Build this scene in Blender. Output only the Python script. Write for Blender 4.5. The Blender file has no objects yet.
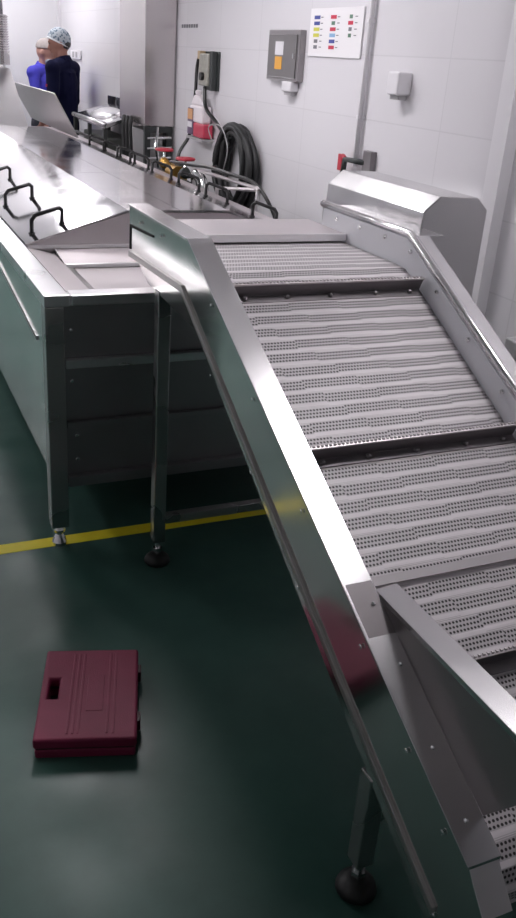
import bpy, bmesh, math, random
from mathutils import Vector, Matrix
random.seed(4)
PI = math.pi
C = bpy.context.scene.collection

# ------------------------------------------------------------------ materials
def newmat(name):
    m = bpy.data.materials.new(name); m.use_nodes = True
    return m, m.node_tree.nodes, m.node_tree.links, m.node_tree.nodes['Principled BSDF']

def plain(name, col, rough=.5, metal=0.0, spec=.5, noise=0.0, nscale=8, bump=0.0, bscale=60, emis=None, alpha=None, trans=0):
    m, n, l, b = newmat(name)
    b.inputs['Base Color'].default_value = (*col, 1)
    b.inputs['Roughness'].default_value = rough
    b.inputs['Metallic'].default_value = metal
    b.inputs['Specular IOR Level'].default_value = spec
    if trans: b.inputs['Transmission Weight'].default_value = trans
    tc = n.new('ShaderNodeTexCoord')
    if noise:
        nz = n.new('ShaderNodeTexNoise'); nz.inputs['Scale'].default_value = nscale; nz.inputs['Detail'].default_value = 4
        l.new(tc.outputs['Object'], nz.inputs['Vector'])
        mx = n.new('ShaderNodeMix'); mx.data_type = 'RGBA'
        mx.inputs[6].default_value = tuple(c*(1-noise) for c in col)+(1,)
        mx.inputs[7].default_value = tuple(min(1, c*(1+noise)) for c in col)+(1,)
        l.new(nz.outputs['Fac'], mx.inputs[0]); l.new(mx.outputs[2], b.inputs['Base Color'])
    if bump:
        nz = n.new('ShaderNodeTexNoise'); nz.inputs['Scale'].default_value = bscale; nz.inputs['Detail'].default_value = 3
        l.new(tc.outputs['Object'], nz.inputs['Vector'])
        bp = n.new('ShaderNodeBump'); bp.inputs['Strength'].default_value = bump; bp.inputs['Distance'].default_value = .002
        l.new(nz.outputs['Fac'], bp.inputs['Height']); l.new(bp.outputs['Normal'], b.inputs['Normal'])
    if emis:
        b.inputs['Emission Color'].default_value = (1, .97, 1, 1); b.inputs['Emission Strength'].default_value = emis
    return m

def steel(name, col=(.60, .585, .59), rough=.22, var=.10, bump=.12, wav=1.6, brush=(1, 1, 1)):
    """brushed stainless sheet: blotchy roughness, slight waviness"""
    m, n, l, b = newmat(name)
    b.inputs['Metallic'].default_value = 1
    tc = n.new('ShaderNodeTexCoord'); mp = n.new('ShaderNodeMapping'); mp.inputs['Scale'].default_value = brush
    l.new(tc.outputs['Object'], mp.inputs['Vector'])
    nz = n.new('ShaderNodeTexNoise'); nz.inputs['Scale'].default_value = 5; nz.inputs['Detail'].default_value = 2
    l.new(mp.outputs['Vector'], nz.inputs['Vector'])
    mr = n.new('ShaderNodeMapRange'); mr.inputs[1].default_value = .2; mr.inputs[2].default_value = .8
    mr.inputs[3].default_value = max(.03, rough-var); mr.inputs[4].default_value = rough+var
    l.new(nz.outputs['Fac'], mr.inputs[0]); l.new(mr.outputs[0], b.inputs['Roughness'])
    mx = n.new('ShaderNodeMix'); mx.data_type = 'RGBA'
    mx.inputs[6].default_value = tuple(c*.88 for c in col)+(1,); mx.inputs[7].default_value = tuple(min(1, c*1.08) for c in col)+(1,)
    l.new(nz.outputs['Fac'], mx.inputs[0]); l.new(mx.outputs[2], b.inputs['Base Color'])
    n2 = n.new('ShaderNodeTexNoise'); n2.inputs['Scale'].default_value = wav; n2.inputs['Detail'].default_value = 1
    l.new(tc.outputs['Object'], n2.inputs['Vector'])
    bp = n.new('ShaderNodeBump'); bp.inputs['Strength'].default_value = bump; bp.inputs['Distance'].default_value = .02
    l.new(n2.outputs['Fac'], bp.inputs['Height']); l.new(bp.outputs['Normal'], b.inputs['Normal'])
    return m

M = {}
M['steel'] = steel('brushed_steel', rough=.24)
M['lidsteel'] = steel('lid_steel', (.68, .665, .675), rough=.24, var=.05, bump=.05)
M['mirror'] = steel('polished_side_steel', (.74, .73, .72), rough=.14, var=.05, bump=.10, wav=2.2)
M['tankside'] = steel('tank_side_steel', (.86, .87, .86), rough=.2, var=.05, bump=.12, wav=2)
M['tanklid'] = steel('tank_lid_steel', (.76, .745, .76), rough=.11, var=.05, bump=.035, wav=2.5)
M['endsteel'] = steel('dull_dark_steel', (.36, .35, .36), rough=.42, var=.06)
M['darkguard'] = steel('guard_plate_steel', (.42, .39, .395), rough=.40, var=.05, bump=.03)
M['hoodsteel'] = steel('hood_steel', (.52, .50, .51), rough=.36, var=.06, bump=.05)
M['flatlid'] = steel('matt_lid_steel', (.56, .54, .545), rough=.40, var=.04, bump=.02)
M['pinksteel'] = steel('soft_steel', (.62, .575, .59), rough=.42, var=.06)
M['reflectgrey'] = steel('reflection_grey_steel', (.45, .44, .44), rough=.45)
M['edge'] = steel('bright_edge_steel', (.86, .85, .86), rough=.3, var=.05)
M['rail'] = steel('polished_rail', (.82, .80, .81), rough=.16, var=.04)
M['chrome'] = plain('chrome', (.8, .8, .8), .12, 1)
M['rubber'] = plain('black_rubber', (.008, .008, .009), .5, noise=.3)
M['black'] = plain('black_plastic', (.014, .013, .014), .3, noise=.2)
M['liner'] = plain('white_plastic_liner', (.80, .80, .84), .35, noise=.04)
M['flight'] = plain('flight_steel', (.24, .22, .23), .4, .7, noise=.15)
M['flighttop'] = plain('flight_edge', (.62, .58, .59), .4, .6, noise=.1)
M['stripgrey'] = plain('strip_grey', (.42, .39, .40), .5, .2)
M['lidshade'] = steel('lid_shade_steel', (.20, .185, .19), rough=.5, var=.04, bump=.03)
M['red'] = plain('red_enamel', (.42, .02, .04), .35)
M['brass'] = plain('brass', (.48, .28, .07), .35, .8)
M['yellow'] = plain('yellow_floor_paint', (.85, .72, .03), .45, noise=.12, nscale=14)
M['offwhite'] = plain('white_plastic', (.72, .70, .73), .4)
M['greybox'] = plain('grey_plastic', (.36, .35, .36), .45)
M['hole'] = plain('dark_gap', (.01, .01, .01), .8)
M['darksteel'] = plain('dark_machine_paint', (.045, .05, .05), .4, .3, noise=.3)

def wall_mat(name, col, tile=(.6, .3), grout=.90, ax='x'):
    m, n, l, b = newmat(name)
    b.inputs['Roughness'].default_value = .22
    b.inputs['Specular IOR Level'].default_value = .45
    tc = n.new('ShaderNodeTexCoord'); sp = n.new('ShaderNodeSeparateXYZ'); cb = n.new('ShaderNodeCombineXYZ')
    l.new(tc.outputs['Object'], sp.inputs[0])
    l.new(sp.outputs['Y' if ax == 'x' else 'X'], cb.inputs[0]); l.new(sp.outputs['Z'], cb.inputs[1])
    br = n.new('ShaderNodeTexBrick'); br.offset = 0
    br.inputs['Scale'].default_value = 1; br.inputs['Brick Width'].default_value = tile[0]; br.inputs['Row Height'].default_value = tile[1]
    br.inputs['Mortar Size'].default_value = .0035; br.inputs['Mortar Smooth'].default_value = .4
    br.inputs['Color1'].default_value = (*col, 1); br.inputs['Color2'].default_value = (*[c*.97 for c in col], 1)
    br.inputs['Mortar'].default_value = (*[c*grout for c in col], 1)
    l.new(cb.outputs[0], br.inputs['Vector']); l.new(br.outputs['Color'], b.inputs['Base Color'])
    bp = n.new('ShaderNodeBump'); bp.inputs['Strength'].default_value = .15; bp.inputs['Distance'].default_value = .002; bp.invert = True
    l.new(br.outputs['Fac'], bp.inputs['Height']); l.new(bp.outputs['Normal'], b.inputs['Normal'])
    return m
M['wall'] = wall_mat('white_tiled_wall', (.71, .69, .72), (.62, .27))
M['wallb'] = wall_mat('white_panel_wall', (.70, .69, .71), (1.2, 2.6), .93, 'y')
M['ceil'] = plain('white_ceiling', (.72, .71, .72), .8, noise=.03)

def floor_mat():
    m, n, l, b = newmat('green_epoxy_floor')
    tc = n.new('ShaderNodeTexCoord')
    nz = n.new('ShaderNodeTexNoise'); nz.inputs['Scale'].default_value = 1.7; nz.inputs['Detail'].default_value = 7; nz.inputs['Roughness'].default_value = .6
    l.new(tc.outputs['Object'], nz.inputs['Vector'])
    cr = n.new('ShaderNodeValToRGB')
    cr.color_ramp.elements[0].position = .32; cr.color_ramp.elements[0].color = (.025, .068, .056, 1)
    cr.color_ramp.elements[1].position = .72; cr.color_ramp.elements[1].color = (.055, .122, .102, 1)
    l.new(nz.outputs['Fac'], cr.inputs[0]); l.new(cr.outputs[0], b.inputs['Base Color'])
    n2 = n.new('ShaderNodeTexNoise'); n2.inputs['Scale'].default_value = 3.1; n2.inputs['Detail'].default_value = 8
    l.new(tc.outputs['Object'], n2.inputs['Vector'])
    mr = n.new('ShaderNodeMapRange'); mr.inputs[1].default_value = .35; mr.inputs[2].default_value = .65; mr.inputs[3].default_value = .30; mr.inputs[4].default_value = .50
    l.new(n2.outputs['Fac'], mr.inputs[0]); l.new(mr.outputs[0], b.inputs['Roughness'])
    b.inputs['Specular IOR Level'].default_value = .35
    n3 = n.new('ShaderNodeTexNoise'); n3.inputs['Scale'].default_value = 90
    l.new(tc.outputs['Object'], n3.inputs['Vector'])
    bp = n.new('ShaderNodeBump'); bp.inputs['Strength'].default_value = .12; bp.inputs['Distance'].default_value = .001
    l.new(n3.outputs['Fac'], bp.inputs['Height']); l.new(bp.outputs['Normal'], b.inputs['Normal'])
    return m
M['floor'] = floor_mat()

PITCH = .0449
def belt_mat():
    m, n, l, b = newmat('perforated_modular_belt')
    def mth(op, a, c=None, d=None):
        q = n.new('ShaderNodeMath'); q.operation = op
        for i, v in enumerate((a, c, d)):
            if v is None: continue
            if isinstance(v, (int, float)): q.inputs[i].default_value = v
            else: l.new(v, q.inputs[i])
        return q.outputs[0]
    uv = n.new('ShaderNodeUVMap'); uv.uv_map = 'UVMap'
    sp = n.new('ShaderNodeSeparateXYZ'); l.new(uv.outputs[0], sp.inputs[0])
    u, v = sp.outputs[0], sp.outputs[1]
    r0 = mth('FLOOR', mth('DIVIDE', v, PITCH))
    par = mth('MODULO', mth('MULTIPLY', r0, .37), 1.0)
    col = mth('FRACT', mth('ADD', mth('DIVIDE', u, .30), par))
    step = mth('MULTIPLY', mth('GREATER_THAN', col, .5), .075)
    rv = mth('FRACT', mth('ADD', mth('DIVIDE', v, PITCH), step))
    # hole band: rv in .06 - .66 ; three rows of holes
    hv = mth('DIVIDE', mth('SUBTRACT', rv, .04), .68)
    inb = mth('MULTIPLY', mth('GREATER_THAN', hv, 0.0), mth('LESS_THAN', hv, 1.0))
    h3 = mth('MULTIPLY', hv, 3.0)
    hf = mth('SUBTRACT', mth('FRACT', h3), .5)
    odd = mth('MULTIPLY', mth('FLOOR', h3), .5)
    uf = mth('SUBTRACT', mth('FRACT', mth('ADD', mth('DIVIDE', u, .0086), odd)), .5)
    du = mth('MULTIPLY', uf, .0086); dv = mth('MULTIPLY', hf, PITCH*.68/3)
    d = mth('SQRT', mth('ADD', mth('MULTIPLY', du, du), mth('MULTIPLY', dv, dv)))
    hm = n.new('ShaderNodeMapRange'); hm.inputs[1].default_value = .0023; hm.inputs[2].default_value = .0034
    hm.inputs[3].default_value = 1; hm.inputs[4].default_value = 0; l.new(d, hm.inputs[0])
    hole = mth('MULTIPLY', hm.outputs[0], inb)
    # seam between modules
    seam = mth('MULTIPLY', mth('GREATER_THAN', rv, .965), 1.0)
    nz = n.new('ShaderNodeTexNoise'); nz.inputs['Scale'].default_value = 9; nz.inputs['Detail'].default_value = 5
    tc = n.new('ShaderNodeTexCoord'); l.new(tc.outputs['Object'], nz.inputs['Vector'])
    mx = n.new('ShaderNodeMix'); mx.data_type = 'RGBA'; mx.inputs[6].default_value = (.50, .465, .48, 1); mx.inputs[7].default_value = (.60, .565, .58, 1)
    l.new(nz.outputs['Fac'], mx.inputs[0])
    m1 = n.new('ShaderNodeMix'); m1.data_type = 'RGBA'; m1.inputs[7].default_value = (.17, .15, .16, 1)
    mr_ = n.new('ShaderNodeMix'); mr_.data_type = 'RGBA'; mr_.blend_type = 'MULTIPLY'; mr_.inputs[0].default_value = 1
    sh_ = n.new('ShaderNodeMapRange'); sh_.inputs[3].default_value = 1.22; sh_.inputs[4].default_value = .88; l.new(inb, sh_.inputs[0])  # soft rib highlight put into the colour: ribs lighter, hole band darker
    l.new(mx.outputs[2], mr_.inputs[6]); l.new(sh_.outputs[0], mr_.inputs[7]); l.new(mr_.outputs[2], m1.inputs[6]); l.new(mth('MULTIPLY', seam, .35), m1.inputs[0])
    m2 = n.new('ShaderNodeMix'); m2.data_type = 'RGBA'; m2.inputs[7].default_value = (.02, .015, .018, 1)
    l.new(m1.outputs[2], m2.inputs[6]); l.new(hole, m2.inputs[0])
    l.new(m2.outputs[2], b.inputs['Base Color'])
    b.inputs['Metallic'].default_value = .1; b.inputs['Roughness'].default_value = .5
    ridge = mth('SUBTRACT', 1.0, inb)
    hgt = mth('SUBTRACT', mth('MULTIPLY', ridge, .5), hole)
    bp = n.new('ShaderNodeBump'); bp.inputs['Strength'].default_value = .15; bp.inputs['Distance'].default_value = .001
    l.new(hgt, bp.inputs['Height']); l.new(bp.outputs['Normal'], b.inputs['Normal'])
    return m
M['belt'] = belt_mat()

# ------------------------------------------------------------------ mesh helpers
def nb(): return bmesh.new()

def box(bm, a, b, rot=None, piv=None):
    vs = [bm.verts.new((x, y, z)) for x in (a[0], b[0]) for y in (a[1], b[1]) for z in (a[2], b[2])]
    for f in ((0, 1, 3, 2), (4, 6, 7, 5), (0, 4, 5, 1), (2, 3, 7, 6), (0, 2, 6, 4), (1, 5, 7, 3)):
        bm.faces.new([vs[i] for i in f])
    if rot is not None:
        bmesh.ops.rotate(bm, verts=vs, cent=piv or ((a[0]+b[0])/2, (a[1]+b[1])/2, (a[2]+b[2])/2), matrix=rot)
    return vs

def prism(bm, poly, a, b, axis='x'):
    """extrude a polygon along an axis; poly in the two other coordinates"""
    def mk(p, t):
        if axis == 'x': return (t, p[0], p[1])
        if axis == 'y': return (p[0], t, p[1])
        return (p[0], p[1], t)
    v0 = [bm.verts.new(mk(p, a)) for p in poly]; v1 = [bm.verts.new(mk(p, b)) for p in poly]
    bm.faces.new(v0); bm.faces.new(list(reversed(v1)))
    k = len(poly)
    for i in range(k): bm.faces.new((v0[i], v0[(i+1) % k], v1[(i+1) % k], v1[i]))
    return v0+v1

def tube(bm, pts, r, seg=10, cap=True, radii=None):
    pts = [Vector(p) for p in pts]; rings = []
    up = Vector((0, 0, 1)); prev = None
    for i, p in enumerate(pts):
        if i == 0: t = pts[1]-p
        elif i == len(pts)-1: t = p-pts[i-1]
        else: t = (pts[i+1]-p).normalized()+(p-pts[i-1]).normalized()
        if t.length < 1e-9: t = up.copy()
        t.normalize()
        if prev is None:
            a = t.cross(up)
            if a.length < .1: a = t.cross(Vector((1, 0, 0)))
        else:
            a = prev-t*prev.dot(t)
            if a.length < 1e-6: a = t.cross(up)
        a.normalize(); prev = a; b = t.cross(a)
        rr = radii[i] if radii else r
        rings.append([bm.verts.new(p+(a*math.cos(2*PI*k/seg)+b*math.sin(2*PI*k/seg))*rr) for k in range(seg)])
    for i in range(len(rings)-1):
        for k in range(seg):
            bm.faces.new((rings[i][k], rings[i][(k+1) % seg], rings[i+1][(k+1) % seg], rings[i+1][k]))
    if cap:
        bm.faces.new(list(reversed(rings[0]))); bm.faces.new(rings[-1])
    return [v for r_ in rings for v in r_]

def lathe(bm, prof, c, seg=20, axis='z'):
    rings = []
    for r, h in prof:
        ring = []
        for k in range(seg):
            a = 2*PI*k/seg; x, y = r*math.cos(a), r*math.sin(a)
            p = (x, y, h) if axis == 'z' else ((h, x, y) if axis == 'x' else (x, h, y))
            ring.append(bm.verts.new((c[0]+p[0], c[1]+p[1], c[2]+p[2])))
        rings.append(ring)
    for i in range(len(rings)-1):
        for k in range(seg):
            bm.faces.new((rings[i][k], rings[i][(k+1) % seg], rings[i+1][(k+1) % seg], rings[i+1][k]))
    bm.faces.new(list(reversed(rings[0]))); bm.faces.new(rings[-1])

def ellip(bm, c, r, seg=16, rings=10, rot=None):
    g = bmesh.ops.create_uvsphere(bm, u_segments=seg, v_segments=rings, radius=1)
    vs = g['verts']
    for v in vs: v.co = Vector((v.co.x*r[0], v.co.y*r[1], v.co.z*r[2]))
    if rot is not None:
        for v in vs: v.co = rot @ v.co
    for v in vs: v.co += Vector(c)
    return vs

def obj(name, bm, mat, parent=None, bevel=0, smooth=False, seg=2):
    bmesh.ops.recalc_face_normals(bm, faces=bm.faces)
    me = bpy.data.meshes.new(name); bm.to_mesh(me); bm.free()
    o = bpy.data.objects.new(name, me); C.objects.link(o)
    for m in (mat if isinstance(mat, (list, tuple)) else [mat]): me.materials.append(m)
    if parent is not None:
        o.parent = parent
        if parent.parent is None: o.matrix_parent_inverse = Matrix.Translation(-parent.location)
    if smooth:
        for p in me.polygons: p.use_smooth = True
    if bevel:
        bv = o.modifiers.new('bevel', 'BEVEL'); bv.width = bevel; bv.segments = seg; bv.limit_method = 'ANGLE'; bv.angle_limit = math.radians(40)
    return o

def tag(o, label, cat, group=None):
    o['label'] = label; o['category'] = cat
    if group: o['group'] = group
    return o

def thing(name, label, cat, loc=(0, 0, 0), group=None):
    o = bpy.data.objects.new(name, None); C.objects.link(o); o.location = loc; o.empty_display_size = .1
    return tag(o, label, cat, group)

def struct(name, bm, mat, parent=None):
    o = obj(name, bm, mat, parent)
    if parent is None: o['kind'] = 'structure'
    return o

def bolts(parent, name, pts, axis='x', r=.006, h=.004, m=None):
    for p in pts:
        bm = nb()
        prof = [(r, 0), (r, h*.6), (r*.6, h)]
        if axis == '-x': prof = [(a, -b) for a, b in prof]; ax = 'x'
        elif axis == '-y': prof = [(a, -b) for a, b in prof]; ax = 'y'
        else: ax = axis
        lathe(bm, prof, p, 8, ax); obj(name, bm, m or M['chrome'], parent)

# ------------------------------------------------------------------ room
XW, YB, XL, YF, ZC = 2.2, 10.25, -2.6, -2.6, 2.75
b = nb(); box(b, (XL, YF, -.1), (XW, YB, 0)); struct('floor', b, M['floor'])
b = nb(); box(b, (XL-.1, YF-.1, ZC), (XW+.1, YB+.1, ZC+.1)); struct('ceiling', b, M['ceil'])
b = nb(); box(b, (XW, YF-.1, -.1), (XW+.1, YB+.1, ZC)); struct('wall_right', b, M['wall'])
b = nb(); box(b, (XL, YB, -.1), (XW, YB+.1, ZC)); struct('wall_back', b, M['wallb'])
b = nb(); box(b, (XL-.1, YF-.1, -.1), (XL, YB+.1, ZC)); struct('wall_left', b, M['wall'])
b = nb(); box(b, (XL, YF-.1, -.1), (XW, YF, ZC)); struct('wall_front', b, M['wallb'])
# casing strip on the right wall, corner bead and panel joint in the back wall
b = nb(); box(b, (XW-.05, 2.62, 0), (XW, 2.70, ZC)); o = struct('trim_1', b, M['offwhite'])
b = nb(); box(b, (XW-.03, YB-.03, 0), (XW, YB, ZC)); struct('trim_2', b, M['offwhite'])
b = nb(); box(b, (1.58, YB-.012, 0), (1.605, YB, ZC)); struct('trim_3', b, M['greybox'])

b = nb(); box(b, (-2.5, 2.565, 0), (1.9, 2.625, .0012))
tag(obj('floor_marking_line', b, M['yellow']), 'yellow painted safety line crossing the green floor under the conveyor', 'floor line')

# ------------------------------------------------------------------ ceiling lights
def ceiling_light(x, y, lx, ly, label, st):
    t = thing('ceiling_light', label, 'ceiling light', (x, y, ZC), 'fluorescent ceiling lights')
    b = nb(); box(b, (x-lx/2-.03, y-ly/2-.03, ZC-.05), (x+lx/2+.03, y+ly/2+.03, ZC)); obj('housing', b, M['offwhite'], t, .004)
    b = nb(); box(b, (x-lx/2, y-ly/2, ZC-.065), (x+lx/2, y+ly/2, ZC-.05))
    obj('diffuser', b, plain('lamp_diffuser', (.9, .9, .9), .5, emis=st), t)
for i, (x, y, lx, ly, st) in enumerate([(1.75, 1.62, .30, .55, 22), (1.0, 4.1, .34, 1.25, 17), (-.3, 6.6, .34, 1.25, 18), (1.3, 9.2, .34, 1.25, 18), (-1.4, 5.0, .34, 1.25, 12), (-1.4, 8.2, .34, 1.25, 15), (-2.1, .6, .34, 1.25, 2.5)]):
    ceiling_light(x, y, lx, ly, ['fluorescent ceiling light above the conveyor slope', 'fluorescent ceiling light over the near end of the tank lids', 'fluorescent ceiling light above the middle of the washing tank',
        'fluorescent ceiling light nearest the two workers', 'fluorescent ceiling light over the empty floor left of the tank', 'fluorescent ceiling light over the far left floor', 'unseen fill light added over the bare floor in front of the tool case'][i], st)  # last entry is an added fill that brightens the foreground floor

# ------------------------------------------------------------------ washing tank
TX0, TX1, TY0, TY1, TZ = .478, 1.83, 2.55, 8.60, .876
GX0, GX1 = .558, 1.76         # lid edges
K = .3165; RZ = 1.0; RX = GX0+(RZ-TZ)/K; RX2 = GX1-(RZ-TZ)/K     # slope, flat top, slope
tank = thing('washing_tank', 'long stainless steel washing tank with gabled lids and black handles along both edges', 'washing tank', (1.14, 5.7, 0))
# rim: left, right flange, front beam
b = nb(); box(b, (TX0, TY0, TZ-.035), (GX0-.004, TY1, TZ)); box(b, (GX0-.004, TY0, TZ-.035), (GX0, TY0+.045, TZ))
obj('left_rim', b, M['edge'], tank, .003)
b = nb(); box(b, (GX1+.012, TY0, TZ-.03), (TX1, TY1, TZ)); obj('right_rim', b, M['pinksteel'], tank, .003)
b = nb(); box(b, (GX0+.002, TY0, TZ-.035), (GX1+.01, TY0+.07, TZ-.001)); obj('front_beam', b, M['edge'], tank, .004)
b = nb(); box(b, (TX0+.004, TY0+.06, .285), (TX0+.01, TY1, TZ-.036)); obj('side_panel', b, M['tankside'], tank)
b = nb(); box(b, (TX1-.01, TY0+.06, .285), (TX1-.004, TY1, TZ-.036)); obj('side_panel', b, M['tankside'], tank)
b = nb(); box(b, (TX0+.06, TY0+.03, .235), (TX1-.06, TY0+.036, TZ-.036)); obj('end_panel', b, M['endsteel'], tank)
b = nb(); box(b, (TX0+.06, TY1-.036, .235), (TX1-.06, TY1-.03, TZ-.036)); obj('end_panel', b, M['endsteel'], tank)
b = nb(); box(b, (TX0+.02, TY0+.06, .255), (TX1-.02, TY1-.05, .262)); obj('tank_bottom', b, M['endsteel'], tank)
b = nb(); box(b, (TX0+.063, TY0+.002, .64), (TX1-.063, TY0+.028, .668)); obj('cross_bar', b, M['edge'], tank, .002)
b = nb(); box(b, (TX0+.063, TY0+.006, .435), (TX1-.063, TY0+.028, .455)); obj('cross_bar', b, M['endsteel'], tank, .002)
b = nb(); box(b, (TX0+.063, TY0+.002, .225), (TX1-.063, TY0+.028, .262)); obj('cross_bar', b, M['endsteel'], tank, .002)
bolts(tank, 'panel_screw', [(.563, TY0+.03, .757), (.575, TY0+.03, .40), (.575, TY0+.03, .315), (.563, TY0+.03, .59), (1.6, TY0+.03, .757), (1.6, TY0+.03, .40)], '-y', .007, .006)
# light reflection on the side panel, modelled as a thin grey strip
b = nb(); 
prism(b, [(4.1, .842), (4.1, .828), (2.70, .694), (2.70, .708)], TX0-.001, TX0+.004, 'x'); obj('reflection_strip', b, M['reflectgrey'], tank)
def tank_leg(x, y):
    b = nb(); box(b, (x, y, .075), (x+.058, y+.058, TZ-.036)); l = obj('leg', b, M['darkleg'], tank, .003)
    b = nb(); lathe(b, [(.012, .0), (.012, .08)], (x+.029, y+.029, 0), 12); lathe(b, [(.024, .0), (.026, .012), (.018, .03), (.012, .04)], (x+.029, y+.029, 0), 16)
    lathe(b, [(.02, .05), (.022, .06), (.016, .075)], (x+.029, y+.029, 0), 12)
    obj('foot', b, M['chrome'], l, smooth=False)
M['darkleg'] = steel('leg_steel', (.55, .54, .54), rough=.28)
for y in (TY0+.001, 4.6, 6.7, TY1-.06):
    tank_leg(TX0+.001, y); tank_leg(TX1-.059, y)
# interior at the open near end
b = nb(); prism(b, [(GX0+.002, TZ-.006), (GX0+.10, TZ-.030), (GX0+.10, TZ-.036), (GX0+.002, TZ-.012)], TY0+.072, 3.28, 'y'); obj('side_ledge', b, M['pinksteel'], tank)
b = nb(); prism(b, [(3.285, TZ-.014), (3.11, TZ-.034), (3.11, TZ-.040), (3.285, TZ-.020)], GX0+.105, GX1-.01, 'x'); obj('inner_deck', b, M['pinksteel'], tank)
b = nb(); box(b, (GX0+.105, 3.095, TZ-.045), (GX1-.01, 3.108, TZ-.030)); obj('deck_lip', b, M['edge'], tank, .002)
b = nb(); prism(b, [(3.093, TZ-.046), (2.63, TZ-.052), (2.63, TZ-.058), (3.093, TZ-.052)], GX0+.135, GX1-.01, 'x'); obj('lower_deck', b, M['pinksteel'], tank)
b = nb(); prism(b, [(GX0+.102, TZ-.032), (GX0+.134, TZ-.045), (GX0+.134, TZ-.085), (GX0+.102, TZ-.085)], TY0+.075, 3.093, 'y'); obj('inner_step', b, M['steel'], tank)
# gable end
b = nb(); prism(b, [(GX0+.004, TZ), (RX, RZ-.006), (RX2, RZ-.006), (GX1-.004, TZ), (GX1-.004, TZ-.03), (GX0+.004, TZ-.03)], 3.292, 3.30, 'y'); obj('gable_end', b, M['pinksteel'], tank)
b = nb(); box(b, (GX0+.004, 3.283, TZ-.012), (GX1-.004, 3.292, TZ)); obj('gable_lip', b, M['edge'], tank)

def lid_panel(side, y0, y1, hy, name='lid'):
    s = -1 if side == 'L' else 1
    xe, xr, xm = (GX0, RX, (RX+RX2)/2-.001) if s < 0 else (GX1, RX2, (RX+RX2)/2+.001)
    b = nb()
    p = [(xe, TZ+.004), (xr, RZ+.004), (xm, RZ+.004), (xm, RZ-.002), (xr, RZ-.002), (xe, TZ-.002)]
    prism(b, p, y0+.002, y1-.002, 'y')
    lid = obj(name, b, M['tanklid'], tank)
    for y in hy:
        b = nb()
        xa, xb = (GX0+.045, GX0+.162) if s < 0 else (GX1-.175, GX1-.058)
        if s < 0: za, zb = TZ+K*(xa-GX0)+.003, TZ+K*(xb-GX0)+.003
        else: za, zb = TZ+K*(GX1-xa)+.003, TZ+K*(GX1-xb)+.003
        h = .068; q = .014
        A, B = Vector((xa, y, za)), Vector((xb, y, zb)); d = (B-A).normalized(); up = Vector((0, -.10, 1)).normalized()
        pts = [A, A+up*(h-q), A+up*h+d*q, B+up*h-d*q, B+up*(h-q), B]
        tube(b, pts, .0085, 8)
        for e in (A, B): tube(b, [e-up*.001, e+up*.006], .013, 8)
        obj('handle', b, M['black'], lid, smooth=True)
YL = 6.97
lid_panel('L', 3.29, 4.38, (3.41, 4.03)); lid_panel('L', 4.38, 5.6, (4.62, 5.3)); lid_panel('L', 5.6, YL, (6.0, 6.7))
lid_panel('R', 3.29, 4.38, (3.54, 4.12)); lid_panel('R', 4.38, 5.6, (4.53, 5.0, 5.45)); lid_panel('R', 5.6, YL, (5.75, 6.1, 6.5))
# raised lid panel, hinged on the right slope and leaning inwards
b = nb(); prism(b, [(1.62, .935), (1.445, 1.245), (1.437, 1.241), (1.612, .931)], 6.98, 8.92, 'y'); lid = obj('raised_lid', b, M['flatlid'], tank)
# sloping hood beyond the flat lids
b = nb(); prism(b, [(6.99, TZ-.03), (6.99, RZ), (7.7, 1.375), (8.4, 1.39), (8.4, TZ-.03)], .60, 1.245, 'x'); obj('end_hood', b, M['hoodsteel'], tank, .006)
b = nb(); box(b, (1.25, 6.99, TZ-.04), (GX1, 8.4, TZ+.02)); obj('open_trough', b, M['pinksteel'], tank)

# flexible steel air duct over the far hood
t = thing('air_duct', 'ribbed flexible steel duct dropping to the far left end of the tank', 'duct', (1.2, 7.95, 1.40))
pts = []; rad = []
b = nb()
for i in range(60):
    z = 1.50+i*.0045; pts.append((1.20, 7.95, z)); rad.append(.075+(.010 if i % 4 < 2 else 0))
tube(b, pts, .08, 18, radii=rad); obj('ribbed_hose', b, M['rail'], t, smooth=True)
b = nb(); lathe(b, [(.085, 1.398), (.085, 1.50)], (1.20, 7.95, 0), 20); obj('collar', b, M['steel'], t, smooth=False)
b = nb(); lathe(b, [(.045, 1.765), (.045, ZC)], (1.20, 7.95, 0), 20); obj('riser_pipe', b, M['steel'], t, smooth=True)

# ------------------------------------------------------------------ conveyor
Xa, Xb, Xc, Xd = .761, .822, 1.434, 1.494
TOP = [(2.626, 1.131), (2.086, 1.131), (.7065, .426)]
SLOPE = (TOP[2][1]-TOP[1][1])/(TOP[2][0]-TOP[1][0])      # dz/dy
sdir = Vector((0, TOP[2][0]-TOP[1][0], TOP[2][1]-TOP[1][1])); SL = sdir.length; sdir.normalize()
nrm = Vector((0, -sdir.z*-1, 0)); nrm = Vector((0, sdir.z, -sdir.y)); nrm = nrm if nrm.z > 0 else -nrm
conv = thing('inclined_conveyor', 'stainless steel inclined conveyor with perforated flighted belt running down from the tank', 'conveyor', (1.13, 1.6, 0))
strip = [(2.613, .985), (2.12, .995), (.757, .262)]
def side_channel(x0, x1, name):
    b = nb()
    prism(b, [TOP[0], TOP[1], TOP[2], (.690, .405), (.652, .365), (.655, .30), (.70, .255), strip[2], strip[1], strip[0]], x0+.001, x1-.001, 'x')
    o = obj(name, b, M['mirror'], conv, .002)
    b = nb()
    prism(b, [strip[0], strip[1], (.752, .258), (.775, .190), (2.045, .903), (2.46, .925)], x0+.012, x1-.012, 'x')
    obj('lower_rail', b, M['mirror'], conv, .002)
    return o
side_channel(Xa, Xb, 'side_channel'); side_channel(Xc, Xd, 'side_channel')
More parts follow.
